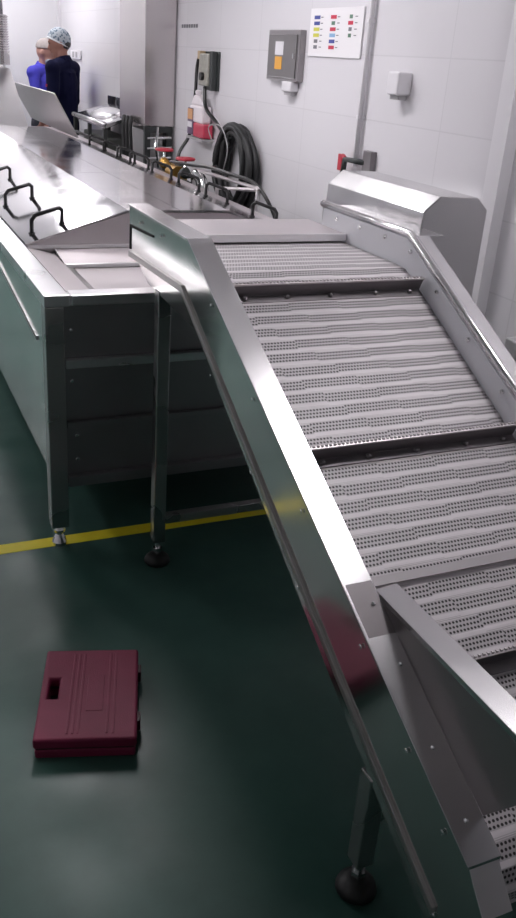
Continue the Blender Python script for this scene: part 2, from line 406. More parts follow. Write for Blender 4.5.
# bright folded flange along the seam (outer left)
def flange_band(x0, x1, up=.010, dn=.008):
    b = nb()
    prism(b, [(strip[0][0], strip[0][1]+up), (strip[1][0], strip[1][1]+up), (strip[2][0], strip[2][1]+up),
              (strip[2][0], strip[2][1]-dn), (strip[1][0], strip[1][1]-dn), (strip[0][0], strip[0][1]-dn)], x0, x1, 'x')
    obj('seam_flange', b, M['edge2'], conv, .002)
M['edge2'] = steel('seam_steel', (.46, .44, .43), rough=.4)
flange_band(Xa-.006, Xa+.004); flange_band(Xd-.004, Xd+.006)
# top lids
def top_lid(x0, x1, m):
    b = nb()
    prism(b, [(TOP[0][0]+.004, TOP[0][1]+.003), (TOP[1][0]-.001, TOP[1][1]+.003), (TOP[2][0]-.003, TOP[2][1]+.003),
              (TOP[2][0]-.003, TOP[2][1]-.005), (TOP[1][0], TOP[1][1]-.004), (TOP[0][0]+.004, TOP[0][1]-.004)], x0, x1, 'x')
    return obj('top_lid', b, m, conv, .0015)
top_lid(Xa-.003, Xb+.002, M['lidsteel']); top_lid(Xc+.006, Xd+.003, M['lidsteel'])
# slot at the tensioner
b = nb(); prism(b, [(2.612, 1.075), (2.38, 1.085), (2.38, 1.079), (2.605, 1.068), (2.607, 1.0), (2.613, 1.0)], Xa-.002, Xa+.003, 'x'); obj('tension_slot', b, M['hole'], conv)
# bolts on the outer face
b = nb()
for f in (.13, .33, .53, .73, .86, .95):
    y = TOP[1][0]+(TOP[2][0]-TOP[1][0])*f; z = TOP[1][1]+(TOP[2][1]-TOP[1][1])*f
    bolts(conv, 'side_bolt', [(Xa-.002, y, z-.032)], '-x', .005, .002)
    bolts(conv, 'side_bolt', [(Xa-.001, y-.02, z-.205)], '-x', .005, .003)
for y in (2.5, 2.3): bolts(conv, 'side_bolt', [(Xa-.002, y, 1.10)], '-x', .005, .004)
b = nb()
for f in (.70, .78, .88, .96):
    y = TOP[1][0]+(TOP[2][0]-TOP[1][0])*f; z = TOP[1][1]+(TOP[2][1]-TOP[1][1])*f
    b = nb(); lathe(b, [(.0045, 0), (.0045, .004), (.002, .007)], (Xa+.030+(.012 if f < .8 else 0), y, z+.002), 8); obj('lid_screw', b, M['chrome'], conv)

# belt: profile polyline in (y,z), d below the lid
D = .085
kY = TOP[1][0]-.010; kZ = TOP[1][1]-D
prof = [Vector((2.58, kZ)), Vector((kY+.04, kZ))]
# rounded knee
for i in range(1, 5):
    t = i/4; a = Vector((kY+.04, kZ)); m_ = Vector((kY, kZ)); c_ = Vector((kY-.035, kZ-.035*SLOPE))
    prof.append(a*(1-t)**2+m_*2*t*(1-t)+c_*t*t)
eY = .748; eZ = kZ+(eY-kY)*SLOPE
prof.append(Vector((eY, eZ)))
sd2 = Vector((sdir.y, sdir.z)); n2 = Vector((nrm.y, nrm.z)); Rr = .075
cen = Vector((eY, eZ))-n2*Rr
for i in range(1, 6):
    a = i/5*math.radians(170)
    prof.append(cen+n2*Rr*math.cos(a)+sd2*Rr*math.sin(a))
last = prof[-1]
prof.append(last-sd2*.9)
bm = nb(); uvl = bm.loops.layers.uv.new('UVMap')
# resample at module rows so that the belt is faceted like its hinged modules
def arc(pr):
    L = [0]
    for i in range(1, len(pr)): L.append(L[-1]+(pr[i]-pr[i-1]).length)
    return L
L = arc(prof)
def pat(s):
    for i in range(1, len(prof)):
        if s <= L[i] or i == len(prof)-1:
            t = (s-L[i-1])/(L[i]-L[i-1]); return prof[i-1].lerp(prof[i], t)
knee_s = L[4]
S0 = 0.0; rows = int(L[-1]/PITCH)
for r in range(rows):
    s0, s1 = r*PITCH, (r+1)*PITCH
    p0, p1 = pat(s0), pat(s1)
    tt = (p1-p0).normalized(); nn = Vector((-tt.y, tt.x)); nn = nn if (nn.dot(n2) > 0 or s0 > L[6]) else -nn
    if s0 > L[6]: nn = Vector((tt.y, -tt.x)); 
    # orientation: outward from the belt loop
    if nn.dot((p0+p1)/2-Vector((1.6, .55))) < 0: nn = -nn
    # profile inside one module: thin recessed mesh part then raised hinge rib
    loc = [(0, 0), (.70, 0), (.78, .0004), (.96, .0004), (1, 0)]
    vs = []
    for f, h in loc:
        p = p0.lerp(p1, f)+nn*h
        vs.append((bm.verts.new((.8245, p.x, p.y)), bm.verts.new((1.4225, p.x, p.y)), s0+f*PITCH))
    for i in range(len(vs)-1):
        a0, a1, sa = vs[i]; b0, b1, sb = vs[i+1]
        fc = bm.faces.new((a0, a1, b1, b0))
        for lp, (u, v) in zip(fc.loops, ((a0.co.x, sa), (a1.co.x, sa), (b1.co.x, sb), (b0.co.x, sb))): lp[uvl].uv = (u, v)
obj('belt', bm, M['belt'], conv)
# flights across the belt
kneeP = Vector((0, kY, kZ)); snap = round
def on_slope(f): 
    p = Vector((0, TOP[1][0], TOP[1][1]))+sdir*(SL*f); return Vector((0, p.y, p.z-D))
for i, f in enumerate((.065, .4125, .76)):
    base = on_slope(f)
    n3, t3 = nrm, sdir
    b = nb()
    q = [base+n3*.0, base+n3*.042, base+n3*.042+t3*.005, base+n3*.008+t3*.006, base+n3*.008+t3*.03, base+t3*.03]
    prism(b, [(v.y, v.z) for v in q], .828, 1.420, 'x'); fl = obj('flight', b, M['flight'], conv, .001)
    b = nb()
    q = [base+n3*.042-t3*.003, base+n3*.047-t3*.003, base+n3*.047+t3*.006, base+n3*.042+t3*.006]
    prism(b, [(v.y, v.z) for v in q], .828, 1.420, 'x')
    x = .83
    while x < 1.415:      # fine teeth along the edge
        qq = base+n3*.047
        box(b, (x, qq.y-.003, qq.z-.002), (x+.005, qq.y+.002, qq.z+.003)); x += .0105
    obj('flight_edge', b, M['flighttop'], fl)
    for x in (.88, 1.0, 1.13, 1.27, 1.38):
        p = base+n3*.012+t3*.017
        b = nb(); ellip(b, (x, p.y, p.z), (.008, .008, .006), 8, 6); obj('flight_bolt', b, M['flight'], fl)
# steel wiper strip under the hopper mouth
base = on_slope(.618)
b = nb(); q = [base+nrm*.012, base+nrm*.016, base+nrm*.016+sdir*.022, base+nrm*.012+sdir*.022]
prism(b, [(v.y, v.z) for v in q], .824, 1.423, 'x'); obj('cross_strip', b, M['stripgrey'], conv, .001)
# liner + edge rail on the right
b = nb()
prism(b, [(2.60, 1.128), (2.086, 1.128), (.72, .431), (.72+.04, .431-D+.02-.0), (2.075, 1.131-D-.004), (2.60, 1.131-D-.004)], 1.424, 1.4335, 'x')
obj('plastic_liner', b, M['liner'], conv)
b = nb()
prism(b, [(2.60, 1.122), (2.086, 1.122), (.72, .425), (.72+.04, .431-D+.02-.0), (2.075, 1.131-D-.004), (2.60, 1.131-D-.004)], .8225, .8240, 'x')
obj('plastic_liner', b, M['liner'], conv)
b = nb(); tube(b, [(1.436, 2.628, 1.138), (1.436, 2.086, 1.138), (1.436, .706, .433)], .0115, 12); obj('edge_rail', b, M['rail'], conv, smooth=True)
b = nb()
for f in (.02, .13, .25, .37, .49, .61, .75, .88):
    y = TOP[1][0]+(TOP[2][0]-TOP[1][0])*f; z = TOP[1][1]+(TOP[2][1]-TOP[1][1])*f
    bolts(conv, 'liner_bolt', [(1.424, y, z-.022)], '-x', .007, .007)
for y in (2.2, 2.35, 2.5): bolts(conv, 'liner_bolt', [(1.424, y, 1.110)], '-x', .007, .007)
# discharge cover plate over the top end
b = nb(); box(b, (Xb+.001, 2.435, 1.066), (1.423, 2.70, 1.074)); o = obj('discharge_cover', b, M['pinksteel'], conv, .002)
b = nb(); box(b, (Xb+.001, 2.427, 1.052), (1.423, 2.435, 1.075)); obj('cover_lip', b, M['edge'], o, .002)
# slider bed under the belt
b = nb(); prism(b, [(2.60, kZ-.012), (kY, kZ-.012), (.86, kZ-.012+(.86-kY)*SLOPE), (.86, kZ-.020+(.86-kY)*SLOPE), (kY, kZ-.020), (2.60, kZ-.020)], Xb+.001, Xc-.001, 'x'); obj('slider_bed', b, M['endsteel'], conv)
b = nb(); prism(b, [(2.55, .925), (2.05, .905), (.90, .262), (.90, .256), (2.05, .898), (2.55, .918)], Xb-.006, Xc+.006, 'x'); obj('drip_tray', b, M['endsteel'], conv)
# drum at the lower end
b = nb(); lathe(b, [(.055, Xb+.001), (.055, Xc-.001)], (0, cen.x, cen.y), 20, 'x'); obj('tail_roller', b, M['endsteel'], conv, smooth=False)
# hopper plates with folded top flange
def hopper(xp, s):
    b = nb()
    P1 = (1.165, .652); Fp = (.40, .652); Q2 = (.70, .541); Q = (.76, .458)
    prism(b, [P1, Fp, Q2, Q], xp-.002, xp+.002, 'x'); o = obj('hopper_plate', b, M['darkguard'], conv)
    b = nb()
    prism(b, [(xp-.002*s, .652), (xp+.046*s, .657), (xp+.046*s, .650), (xp+.006*s, .646), (xp+.0021*s, .640), (xp-.0026*s, .640)], .40, 1.150, 'y')
    obj('hopper_flange', b, M['lidsteel'], o, .001)
hopper(Xb+.004, 1); hopper(Xc+.010, 1)
# dark sheet over the lid, painting in the hopper's reflection and shade
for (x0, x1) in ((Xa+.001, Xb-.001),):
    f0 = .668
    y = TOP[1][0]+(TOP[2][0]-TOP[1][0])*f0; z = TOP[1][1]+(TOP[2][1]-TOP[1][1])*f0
    b = nb(); prism(b, [(y, z+.0045), (TOP[2][0]+.004, TOP[2][1]+.0055), (TOP[2][0]+.004, TOP[2][1]+.002), (y, z+.002)], x0+.002, x1+.001, 'x'); obj('lid_shade', b, M['lidshade'], conv)
# legs
def conv_leg(x, y, ztop):
    b = nb(); box(b, (x, y-.02, .085), (x+.04, y+.02, ztop)); l = obj('leg', b, M['darkleg'], conv, .003)
    b = nb(); lathe(b, [(.009, .03), (.009, .09)], (x+.02, y, 0), 12); lathe(b, [(.016, .045), (.016, .058)], (x+.02, y, 0), 6)
    f = obj('foot_stem', b, M['chrome'], l)
    b = nb(); lathe(b, [(.040, 0), (.044, .008), (.040, .020), (.026, .032), (.012, .036)], (x+.02, y, 0), 24); obj('foot_pad', b, M['rubber'], f, smooth=True)
for x in (.770, 1.445):
    conv_leg(x, 2.365, .93); conv_leg(x, 1.015, .325)
b = nb(); box(b, (.812, 2.350, .150), (1.444, 2.380, .180)); obj('cross_brace', b, M['darkleg'], conv, .002)
b = nb(); box(b, (.812, 1.000, .20), (1.444, 1.030, .23)); obj('cross_brace', b, M['darkleg'], conv, .002)
# motor cover
hp = [(1.551, 1.131), (1.553, 1.178), (1.608, 1.226), (1.748, 1.222), (1.790, 1.185), (1.790, .86), (1.551, .86)]
b = nb(); prism(b, hp, 2.21, 2.82, 'y'); mc = obj('motor_cover', b, M['lidsteel'], conv, .003)
b = nb(); box(b, (Xc+.006, 2.10, 1.122), (1.56, 2.63, 1.132)); obj('cover_plate', b, M['lidsteel'], conv, .002)
b = nb(); tube(b, [(1.3, 2.5, .99), (1.78, 2.5, .99)], .02, 12); obj('drive_shaft', b, M['chrome'], conv)

# ------------------------------------------------------------------ red plastic tool case
def tool_case():
    t = thing('tool_case', 'closed burgundy plastic tool case with cut-out handle, flat on the green floor', 'tool case', (.40, 1.75, 0))
    M['case'] = plain('burgundy_plastic', (.19, .018, .055), .5, spec=.25, noise=.12, nscale=20, bump=.3, bscale=300)
    M['case2'] = plain('dark_burgundy_plastic', (.045, .007, .014), .5)
    ang = math.atan2(1.528-1.601, .470-.235); R = Matrix.Rotation(ang, 4, 'Z'); T = Matrix.Translation((.235, 1.601, 0)) @ R
    w, d = .246, .345
    def outline(ins):
        # left edge carries the handle loop: a straight bar across a notch
        a = ins
        return [(a, a), (w-a, a), (w-a, d-a), (a, d-a), (a, d*.74), (a+.0, d*.70), (a, d*.42)]
    def rect_with_hole(b, z0, z1, ins):
        hx0, hx1, hy0, hy1 = .020, .045, .150, .225
        xs = [ins, hx0, hx1, w-ins]; ys = [ins, hy0, hy1, d-ins]
        V = {}
        for i, x in enumerate(xs):
            for j, y in enumerate(ys):
                for k, z in enumerate((z0, z1)): V[i, j, k] = b.verts.new(T @ Vector((x, y, z)))
        for i in range(3):
            for j in range(3):
                if (i, j) == (1, 1): continue
                for k in (0, 1): b.faces.new([V[i, j, k], V[i+1, j, k], V[i+1, j+1, k], V[i, j+1, k]])
        for j in range(3):
            for i in (0, 3): b.faces.new([V[i, j, 0], V[i, j+1, 0], V[i, j+1, 1], V[i, j, 1]])
        for i in range(3):
            for j in (0, 3): b.faces.new([V[i, j, 0], V[i+1, j, 0], V[i+1, j, 1], V[i, j, 1]])
        for i in (1, 2): b.faces.new([V[i, 1, 0], V[i, 2, 0], V[i, 2, 1], V[i, 1, 1]])
        for j in (1, 2): b.faces.new([V[1, j, 0], V[2, j, 0], V[2, j, 1], V[1, j, 1]])
    b = nb(); rect_with_hole(b, .0, .026, .003); obj('bottom_shell', b, M['case'], t, .006, seg=3)
    b = nb(); rect_with_hole(b, .026, .031, .006); obj('seam', b, M['case2'], t)
    b = nb(); rect_with_hole(b, .031, .060, .0); o = obj('lid', b, M['case'], t, .007, seg=3)
    b = nb()
    for (x0, x1) in ((.075, .081), (.088, .094), (.101, .107), (.17, .176), (.185, .191)):
        vs = box(b, (x0, .02, .0595), (x1, d-.02, .0615))
        for v in vs: v.co = T @ v.co
    vs = box(b, (.118, .10, .0595), (.160, .235, .0612))
    for v in vs: v.co = T @ v.co
    obj('lid_ribs', b, M['case'], o, .001)
    for y in (.07, .255):
        b = nb(); vs = box(b, (w-.003, y, .018), (w+.008, y+.035, .050))
        for v in vs: v.co = T @ v.co
        obj('latch', b, M['case2'], t, .002)
tool_case()

# ------------------------------------------------------------------ things on and by the right wall
W = XW
# electrical enclosure
t = thing('control_cabinet', 'grey steel electrical box with white and orange stickers on the tiled wall', 'electrical box', (W, 4.57, 1.47))
b = nb(); box(b, (W-.035, 4.375, 1.475), (W, 4.765, 1.722)); obj('enclosure', b, M['boxgrey'] if 'boxgrey' in M else plain('grey_enclosure', (.30, .28, .29), .35, .5, noise=.1), t, .004)
b = nb(); box(b, (W-.043, 4.40, 1.49), (W-.035, 4.745, 1.700)); dr = obj('door', b, plain('grey_enclosure_door', (.26, .245, .25), .3, .6, noise=.12), t, .004)
b = nb(); box(b, (W-.045, 4.55, 1.60), (W-.043, 4.65, 1.665)); obj('white_sticker', b, M['offwhite'], dr)
b = nb(); box(b, (W-.045, 4.56, 1.53), (W-.043, 4.645, 1.592)); obj('orange_sticker', b, plain('orange_sticker', (.72, .35, .05), .5), dr)
b = nb(); box(b, (W-.050, 4.412, 1.585), (W-.043, 4.424, 1.61)); obj('lock', b, M['chrome'], dr)
# colour chart
t = thing('notice_sheet', 'white notice sheet with three columns of coloured labels on the wall', 'notice', (W, 4.06, 1.6))
b = nb(); box(b, (W-.008, 3.80, 1.603), (W-.001, 4.33, 1.818)); obj('sheet', b, plain('paper_white', (.80, .78, .80), .5), t)
cols = {'b': (.05, .07, .30), 'y': (.62, .60, .08), 'r': (.55, .03, .07), 's': (.25, .42, .65), 'g': (.10, .20, .14), 'k': (.18, .18, .2)}
CM = {k: plain('label_'+n_, v, .5) for (k, v), n_ in zip(cols.items(), ('navy', 'yellow', 'red', 'sky', 'green', 'grey'))}
lay = [(4.255, .06, 'bbyykk'), (4.085, .055, 'rgrsbr'), (3.915, .045, 'grkg')]
names = {'b': 'blue_label', 'y': 'yellow_label', 'r': 'red_label', 's': 'sky_blue_label', 'g': 'green_label', 'k': 'grey_label'}
for ci, (yc, wd, s) in enumerate(lay):
    for j, ch in enumerate(s):
        zc = 1.778-j*.0265; ww = wd if ch in 'bry s' else wd*.6
        b = nb(); box(b, (W-.0095, yc-ww/2, zc-.008), (W-.008, yc+ww/2, zc+.008)); obj(names[ch], b, CM[ch], t)
    for j in range(len(s)):
        zc = 1.778-j*.0265; b = nb(); box(b, (W-.0095, yc-.062, zc-.002), (W-.008, yc-.040, zc+.002)); obj('caption', b, CM['k'], t)
def wall_box(name, label, cat, y0, y1, z0, z1, dep, m1, grp=None, lip=True):
    t = thing(name, label, cat, (W, (y0+y1)/2, z0), grp)
    b = nb(); box(b, (W-dep, y0, z0), (W, y1, z1)); obj('body', b, m1, t, .008, seg=3)
    b = nb(); box(b, (W-dep*.75, y0+.01, z0-.018), (W-.01, y1-.01, z0+.002)); obj('underside', b, M['greybox'], t, .003)
    return t
wall_box('junction_box', 'small white socket box alone on the tiled wall right of the notice', 'socket box', 3.35, 3.44, 1.468, 1.56, .07, M['offwhite'])
wall_box('junction_box', 'small white fitting just below the electrical box', 'socket box', 4.42, 4.53, 1.425, 1.475, .05, M['offwhite'])
wall_box('junction_box', 'grey socket box low on the wall at the right edge beyond the conveyor', 'socket box', 2.30, 2.425, .62, .69, .05, M['greybox'])
t = thing('wall_socket', 'pale socket plate on the far wall behind the worker in navy', 'socket', (W, 9.5, 1.46))
b = nb(); box(b, (W-.02, 9.28, 1.465), (W, 9.70, 1.545)); obj('plate', b, M['offwhite'], t, .004)
b = nb(); box(b, (W-.024, 9.40, 1.48), (W-.018, 9.46, 1.53)); box(b, (W-.024, 9.54, 1.48), (W-.018, 9.60, 1.53)); obj('sockets', b, M['greybox'], t)
# small black line of marks on the wall
b = nb()
for i in range(7):
    y = 6.31-i*.048; z0 = 1.738
    box(b, (W-.004, y-.030, z0), (W-.001, y-.022, z0+.022)); box(b, (W-.004, y-.012, z0), (W-.001, y-.004, z0+.022)); box(b, (W-.004, y-.030, z0+.009), (W-.001, y-.004, z0+.013))
tag(obj('wall_lettering', b, CM['k']), 'short row of small black characters on the white wall beside the steel column', 'lettering')
# water pipe
b = nb(); tube(b, [(W-.02, 3.712, 1.14), (W-.02, 3.712, ZC)], .012, 12)
t = thing('water_pipe', 'thin white pipe running down the tiled wall to a red tap', 'pipe', (W-.02, 3.712, 1.14)); obj('pipe', b, M['offwhite'], t, smooth=True)
b = nb()
for z in (1.35, 1.75, 2.2, 2.5): box(b, (W-.036, 3.702, z), (W, 3.722, z+.014))
obj('clips', b, M['offwhite'], t)
t = thing('wall_tap', 'wall tap with red lever and dark square bracket behind the motor cover', 'tap', (W-.08, 3.65, 1.1))
b = nb(); box(b, (W-.03, 3.56, 1.10), (W-.0, 3.635, 1.22)); obj('bracket', b, M['flight'], t, .003)
b = nb(); tube(b, [(W-.02, 3.62, 1.165), (W-.05, 3.76, 1.165), (W-.05, 3.77, 1.10)], .014, 10); obj('spout', b, M['darksteel'], t, smooth=True)
b = nb(); tube(b, [(W-.05, 3.76, 1.17), (W-.05, 3.79, 1.18)], .010, 10); box(b, (W-.06, 3.775, 1.11), (W-.04, 3.815, 1.185)); obj('lever', b, M['red'], t, .003)

# isolator switch with cables
t = thing('isolator_switch', 'small grey switch box with two cables on the white wall', 'switch box', (W, 5.69, 1.39))
b = nb(); box(b, (W-.06, 5.62, 1.395), (W-.015, 5.79, 1.585)); obj('body', b, plain('aged_switch_plastic', (.33, .32, .28), .4, noise=.4, nscale=40), t, .008)
b = nb(); box(b, (W-.015, 5.555, 1.37), (W, 5.80, 1.60)); box(b, (W-.05, 5.57, 1.37), (W-.014, 5.618, 1.60)); obj('bracket', b, M['darksteel'], t, .003)
b = nb(); tube(b, [(W-.06, 5.70, 1.45), (W-.08, 5.70, 1.45)], .025, 12); obj('rotary_knob', b, M['black'], t)
b = nb(); box(b, (W-.06, 5.77, 1.55), (W-.02, 5.82, 1.60)); obj('cable_gland', b, plain('tan_gland', (.45, .33, .2), .5), t, .004)
def spline(pts, n=8):
    P = [Vector(p) for p in pts]; P = [P[0]*2-P[1]]+P+[P[-1]*2-P[-2]]; out = []
    for i in range(1, len(P)-2):
        for k in range(n):
            t = k/n; a, b_, c, d = P[i-1], P[i], P[i+1], P[i+2]
            out.append(.5*((2*b_)+(-a+c)*t+(2*a-5*b_+4*c-d)*t*t+(-a+3*b_-3*c+d)*t**3))
    out.append(P[-2]); return out
b = nb(); tube(b, spline([(W-.04, 5.83, 1.575), (W-.04, 5.87, 1.50), (W-.03, 5.91, 1.36), (W-.03, 5.945, 1.20), (W-.05, 5.96, 1.06), (W-.12, 5.95, .95), (W-.17, 5.9, .80)]), .012, 8)
tag(obj('power_cable', b, M['black'], smooth=True), 'black cable dropping left from the switch box behind the jug', 'cable')
b = nb(); tube(b, spline([(W-.06, 5.66, 1.385), (W-.07, 5.60, 1.27), (W-.06, 5.42, 1.19), (W-.07, 5.25, 1.13), (W-.09, 5.12, 1.08)]), .012, 8)
tag(obj('power_cable', b, M['black'], smooth=True), 'black cable curving right from the switch box to the coil', 'cable')
# coil of hose: many overlapping turns
t = thing('hose_coil', 'thick coil of black hose hanging on the white wall', 'hose coil', (W-.07, 5.13, .7))
b = nb()
pts = []
cy, cz = 5.10, .955
for i in range(13*28):
    a = 2*PI*i/28; k = i/28
    ry = .232+.045*math.sin(k*2.3)+(.022 if int(k) % 2 else -.02); rz = .225+.02*math.sin(k*1.7+1)
    pts.append((W-.028-.0045*k, cy+ry*math.cos(a)+.006*math.sin(k*5), cz+rz*math.sin(a)-.01*math.sin(k*2)))
tube(b, pts, .019, 7); obj('hose_turns', b, M['rubber'], t, smooth=True)
b = nb(); tube(b, spline([(W-.13, 5.3, 1.08), (W-.14, 5.35, 1.17), (W-.14, 5.15, 1.19), (W-.15, 5.0, 1.08), (W-.15, 5.05, .95)]), .0035, 6); obj('tie_wire', b, M['greybox'], t, smooth=True)
b = nb(); tube(b, [(W, 5.10, 1.13), (W-.11, 5.10, 1.13), (W-.11, 5.10, 1.15)], .006, 8); obj('hook', b, M['darksteel'], t)
# jug with red liquid
t = thing('soap_jug', 'clear plastic jug of red liquid with an orange label on the wall', 'jug', (W-.09, 5.75, 1.07))
glassy = plain('translucent_jug', (.80, .74, .77), .3, alpha=.5)
b = nb(); box(b, (W-.08, 5.64, 1.165), (W-.012, 5.88, 1.27)); prism(b, [(5.64, 1.27), (5.88, 1.27), (5.82, 1.335), (5.74, 1.335)], W-.075, W-.03, 'x'); lathe(b, [(.022, 1.335), (.022, 1.365)], (W-.052, 5.79, 0), 12); obj('jug_body', b, glassy, t, .012, seg=3)
b = nb(); box(b, (W-.082, 5.60, 1.075), (W-.011, 5.80, 1.165)); obj('red_liquid', b, plain('red_liquid', (.50, .05, .09), .25), t, .012, seg=3)
b = nb(); box(b, (W-.085, 5.80, 1.085), (W-.012, 5.90, 1.25)); lb = obj('label_sheet', b, plain('label_navy', (.12, .08, .14), .5), t, .004)
b = nb(); box(b, (W-.087, 5.80, 1.18), (W-.085, 5.895, 1.245)); obj('orange_band', b, plain('label_tan', (.62, .33, .16), .5), lb)
b = nb(); box(b, (W-.087, 5.81, 1.13), (W-.085, 5.89, 1.165)); obj('white_band', b, M['offwhite'], lb)
b = nb(); box(b, (W-.09, 5.60, 1.058), (W, 5.90, 1.072)); obj('shelf_bracket', b, M['greybox'], t)
# tubular frame behind the tank rim
t = thing('pipe_frame', 'thin steel tube frame standing behind the near right tank rim', 'pipe frame', (1.93, 4.7, 0))
b = nb(); tube(b, [(1.93, 5.25, .93), (1.93, 4.27, .955), (1.93, 4.25, .945)], .011, 8); obj('top_tube', b, M['pinksteel'], t)
b = nb(); tube(b, [(1.93, 4.26, .945), (1.93, 4.26, .0)], .011, 8); obj('post', b, M['edge'], t)
b = nb(); tube(b, [(1.93, 5.23, .93), (1.93, 5.23, .0)], .011, 8); obj('post', b, M['edge'], t)
b = nb(); tube(b, [(1.93, 4.28, .945), (1.86, 4.66, .90), (1.86, 4.70, .0)], .011, 8); obj('side_tube', b, M['pinksteel'], t)
b = nb(); tube(b, spline([(1.90, 5.6, .93), (1.91, 5.35, .945), (1.92, 4.95, .975), (1.92, 4.6, .98), (1.94, 4.3, .965), (2.0, 4.15, .80), (2.05, 4.1, .5)]), .010, 8)
tag(obj('power_cable', b, M['black'], smooth=True), 'black cable lying along the thin steel tube frame', 'cable')
# valves
def valve(x, y, z, lab, bm_):
    t = thing('gate_valve', lab, 'valve', (x, y, z-.1), 'red handwheel valves behind the tank')
    b = nb(); tube(b, [(x, y-.06, z-.09), (x, y+.06, z-.09)], .024, 12); ellip(b, (x, y, z-.085), (.034, .034, .038)); obj('valve_body', b, bm_, t, smooth=True)
    b = nb(); tube(b, [(x, y, z-.06), (x, y, z)], .008, 8); obj('stem', b, M['chrome'], t)
    b = nb(); R = .055
    tube(b, [(x+R*math.cos(a*PI/10), y+R*math.sin(a*PI/10), z) for a in range(21)], .009, 8, cap=False)
    for k in range(3): a = k*2*PI/3; tube(b, [(x, y, z), (x+R*math.cos(a), y+R*math.sin(a), z)], .006, 6)
    lathe(b, [(.015, z-.008), (.015, z+.008)], (x, y, 0), 10); obj('handwheel', b, M['red'], t, smooth=True)
valve(1.95, 5.88, .975, 'red handwheel on a brass valve, the left one against the column foot', M['brass']); valve(1.95, 5.45, .965, 'red handwheel on a dark valve, the right one nearest the black coil', M['darksteel'])
t = thing('pump_manifold', 'dark pump and pipework with a brass flange behind the right tank rim', 'pump', (1.98, 5.7, 0))
b = nb(); tube(b, [(1.98, 5.28, .78), (1.98, 6.05, .78)], .045, 14); tube(b, [(1.98, 5.66, .78), (1.98, 5.66, .92)], .03, 12); obj('manifold_pipe', b, M['darksteel'], t, smooth=True)
b = nb(); tube(b, [(1.96, 5.60, .84), (1.96, 5.72, .84)], .062, 16); obj('brass_flange', b, M['brass'], t)
b = nb(); lathe(b, [(.075, .0), (.075, .55), (.06, .76)], (2.02, 5.66, 0), 18); obj('pump_motor', b, M['darksteel'], t, smooth=False)
b = nb(); tube(b, spline([(1.98, 5.30, .80), (1.94, 5.22, .90), (1.93, 5.10, .88), (1.93, 5.05, .80)]), .035, 12); tube(b, [(1.93, 5.05, .8), (1.93, 5.05, 0)], .035, 12); obj('elbow', b, M['chrome'], t, smooth=True)
# stainless column / cabinet on a dark frame
t = thing('steel_cabinet', 'tall stainless steel clad column on a dark frame beside the wall', 'steel column', (2.07, 6.72, 0))
b = nb(); box(b, (1.965, 6.40, 1.085), (2.19, 7.06, ZC)); obj('cladding', b, M['col'] if 'col' in M else steel('column_steel', (.66, .62, .62), rough=.24, var=.03, bump=.03, wav=.8), t, .004)
for x in (1.975, 2.14):
    for y in (6.41, 7.0):
        b = nb(); box(b, (x, y, 0), (x+.04, y+.04, 1.084)); obj('frame_post', b, M['darksteel'], t)
b = nb(); box(b, (2.02, 6.46, .70), (2.13, 6.98, 1.04)); obj('gearbox', b, M['greybox'], t, .01)
b = nb()
for z in (1.0, .93, .86): tube(b, [(1.985, 6.39, z), (2.17, 6.39, z+.01)], .008, 6)
tube(b, [(2.06, 6.385, 1.08), (2.05, 6.375, .95), (2.08, 6.40, .8)], .012, 8); obj('conduits', b, M['chrome'], t)
for z in (.55, 1.04):
    b = nb(); box(b, (1.97, 6.40, z), (2.18, 6.44, z+.04)); obj('frame_rail', b, M['darksteel'], t)
# white hoses/plastic dark cluster
b = nb()
t = thing('hose_rack', 'row of short black hoses hanging at the left foot of the steel column', 'hoses', (1.93, 6.62, 0))
for i in range(3):
    b = nb(); y = 6.60+i*.09
    tube(b, spline([(1.925, y, .30), (1.925, y, .85), (1.92, y+.01, 1.05), (1.935, y+.03, 1.125)]), .016, 8); obj('hose', b, M['rubber'], t, smooth=True)
b = nb(); box(b, (1.90, 6.56, .27), (1.955, 6.84, .30)); box(b, (1.90, 6.56, 0), (1.92, 6.58, .27)); box(b, (1.90, 6.82, 0), (1.92, 6.84, .27)); box(b, (1.935, 6.56, 0), (1.955, 6.58, .27)); box(b, (1.935, 6.82, 0), (1.955, 6.84, .27)); obj('stand', b, M['darksteel'], t)
# stainless basin table
t = thing('wash_basin', 'stainless steel basin with upstand on dark legs behind the tank', 'basin', (2.02, 7.7, 0))
b = nb(); prism(b, [(1.85, 1.030), (1.87, 1.035), (2.165, 1.130), (2.165, 1.110), (1.87, 1.0), (1.85, 1.0)], 7.10, 8.18, 'y'); obj('basin_top', b, M['rail'], t, .004)
b = nb(); box(b, (2.165, 7.10, 1.0), (2.19, 8.18, 1.20)); obj('upstand', b, M['steel'], t, .004)
b = nb(); tube(b, [(1.855, 7.10, 1.03), (1.855, 8.18, 1.03)], .018, 10); obj('rolled_edge', b, M['edge'], t, smooth=True)
b = nb(); ellip(b, (2.0, 7.60, 1.075), (.12, .30, .045), rot=Matrix.Rotation(-.3, 3, 'Y')); obj('domed_cover', b, M['edge'], t, smooth=True)
for x in (1.85, 2.15):
    for y in (7.12, 7.62, 8.13):
        b = nb(); box(b, (x, y, 0), (x+.03, y+.03, 1.0)); obj('leg', b, M['darksteel'], t)
for z in (.88, .80, .70):
    b = nb(); box(b, (1.852, 7.15, z), (1.872, 8.13, z+.02)); obj('rail', b, M['darksteel'], t)
b = nb(); box(b, (1.90, 7.2, .62), (2.14, 8.0, .92)); obj('drum_housing', b, plain('grey_green_paint', (.12, .13, .12), .4, .2, noise=.3), t, .01)

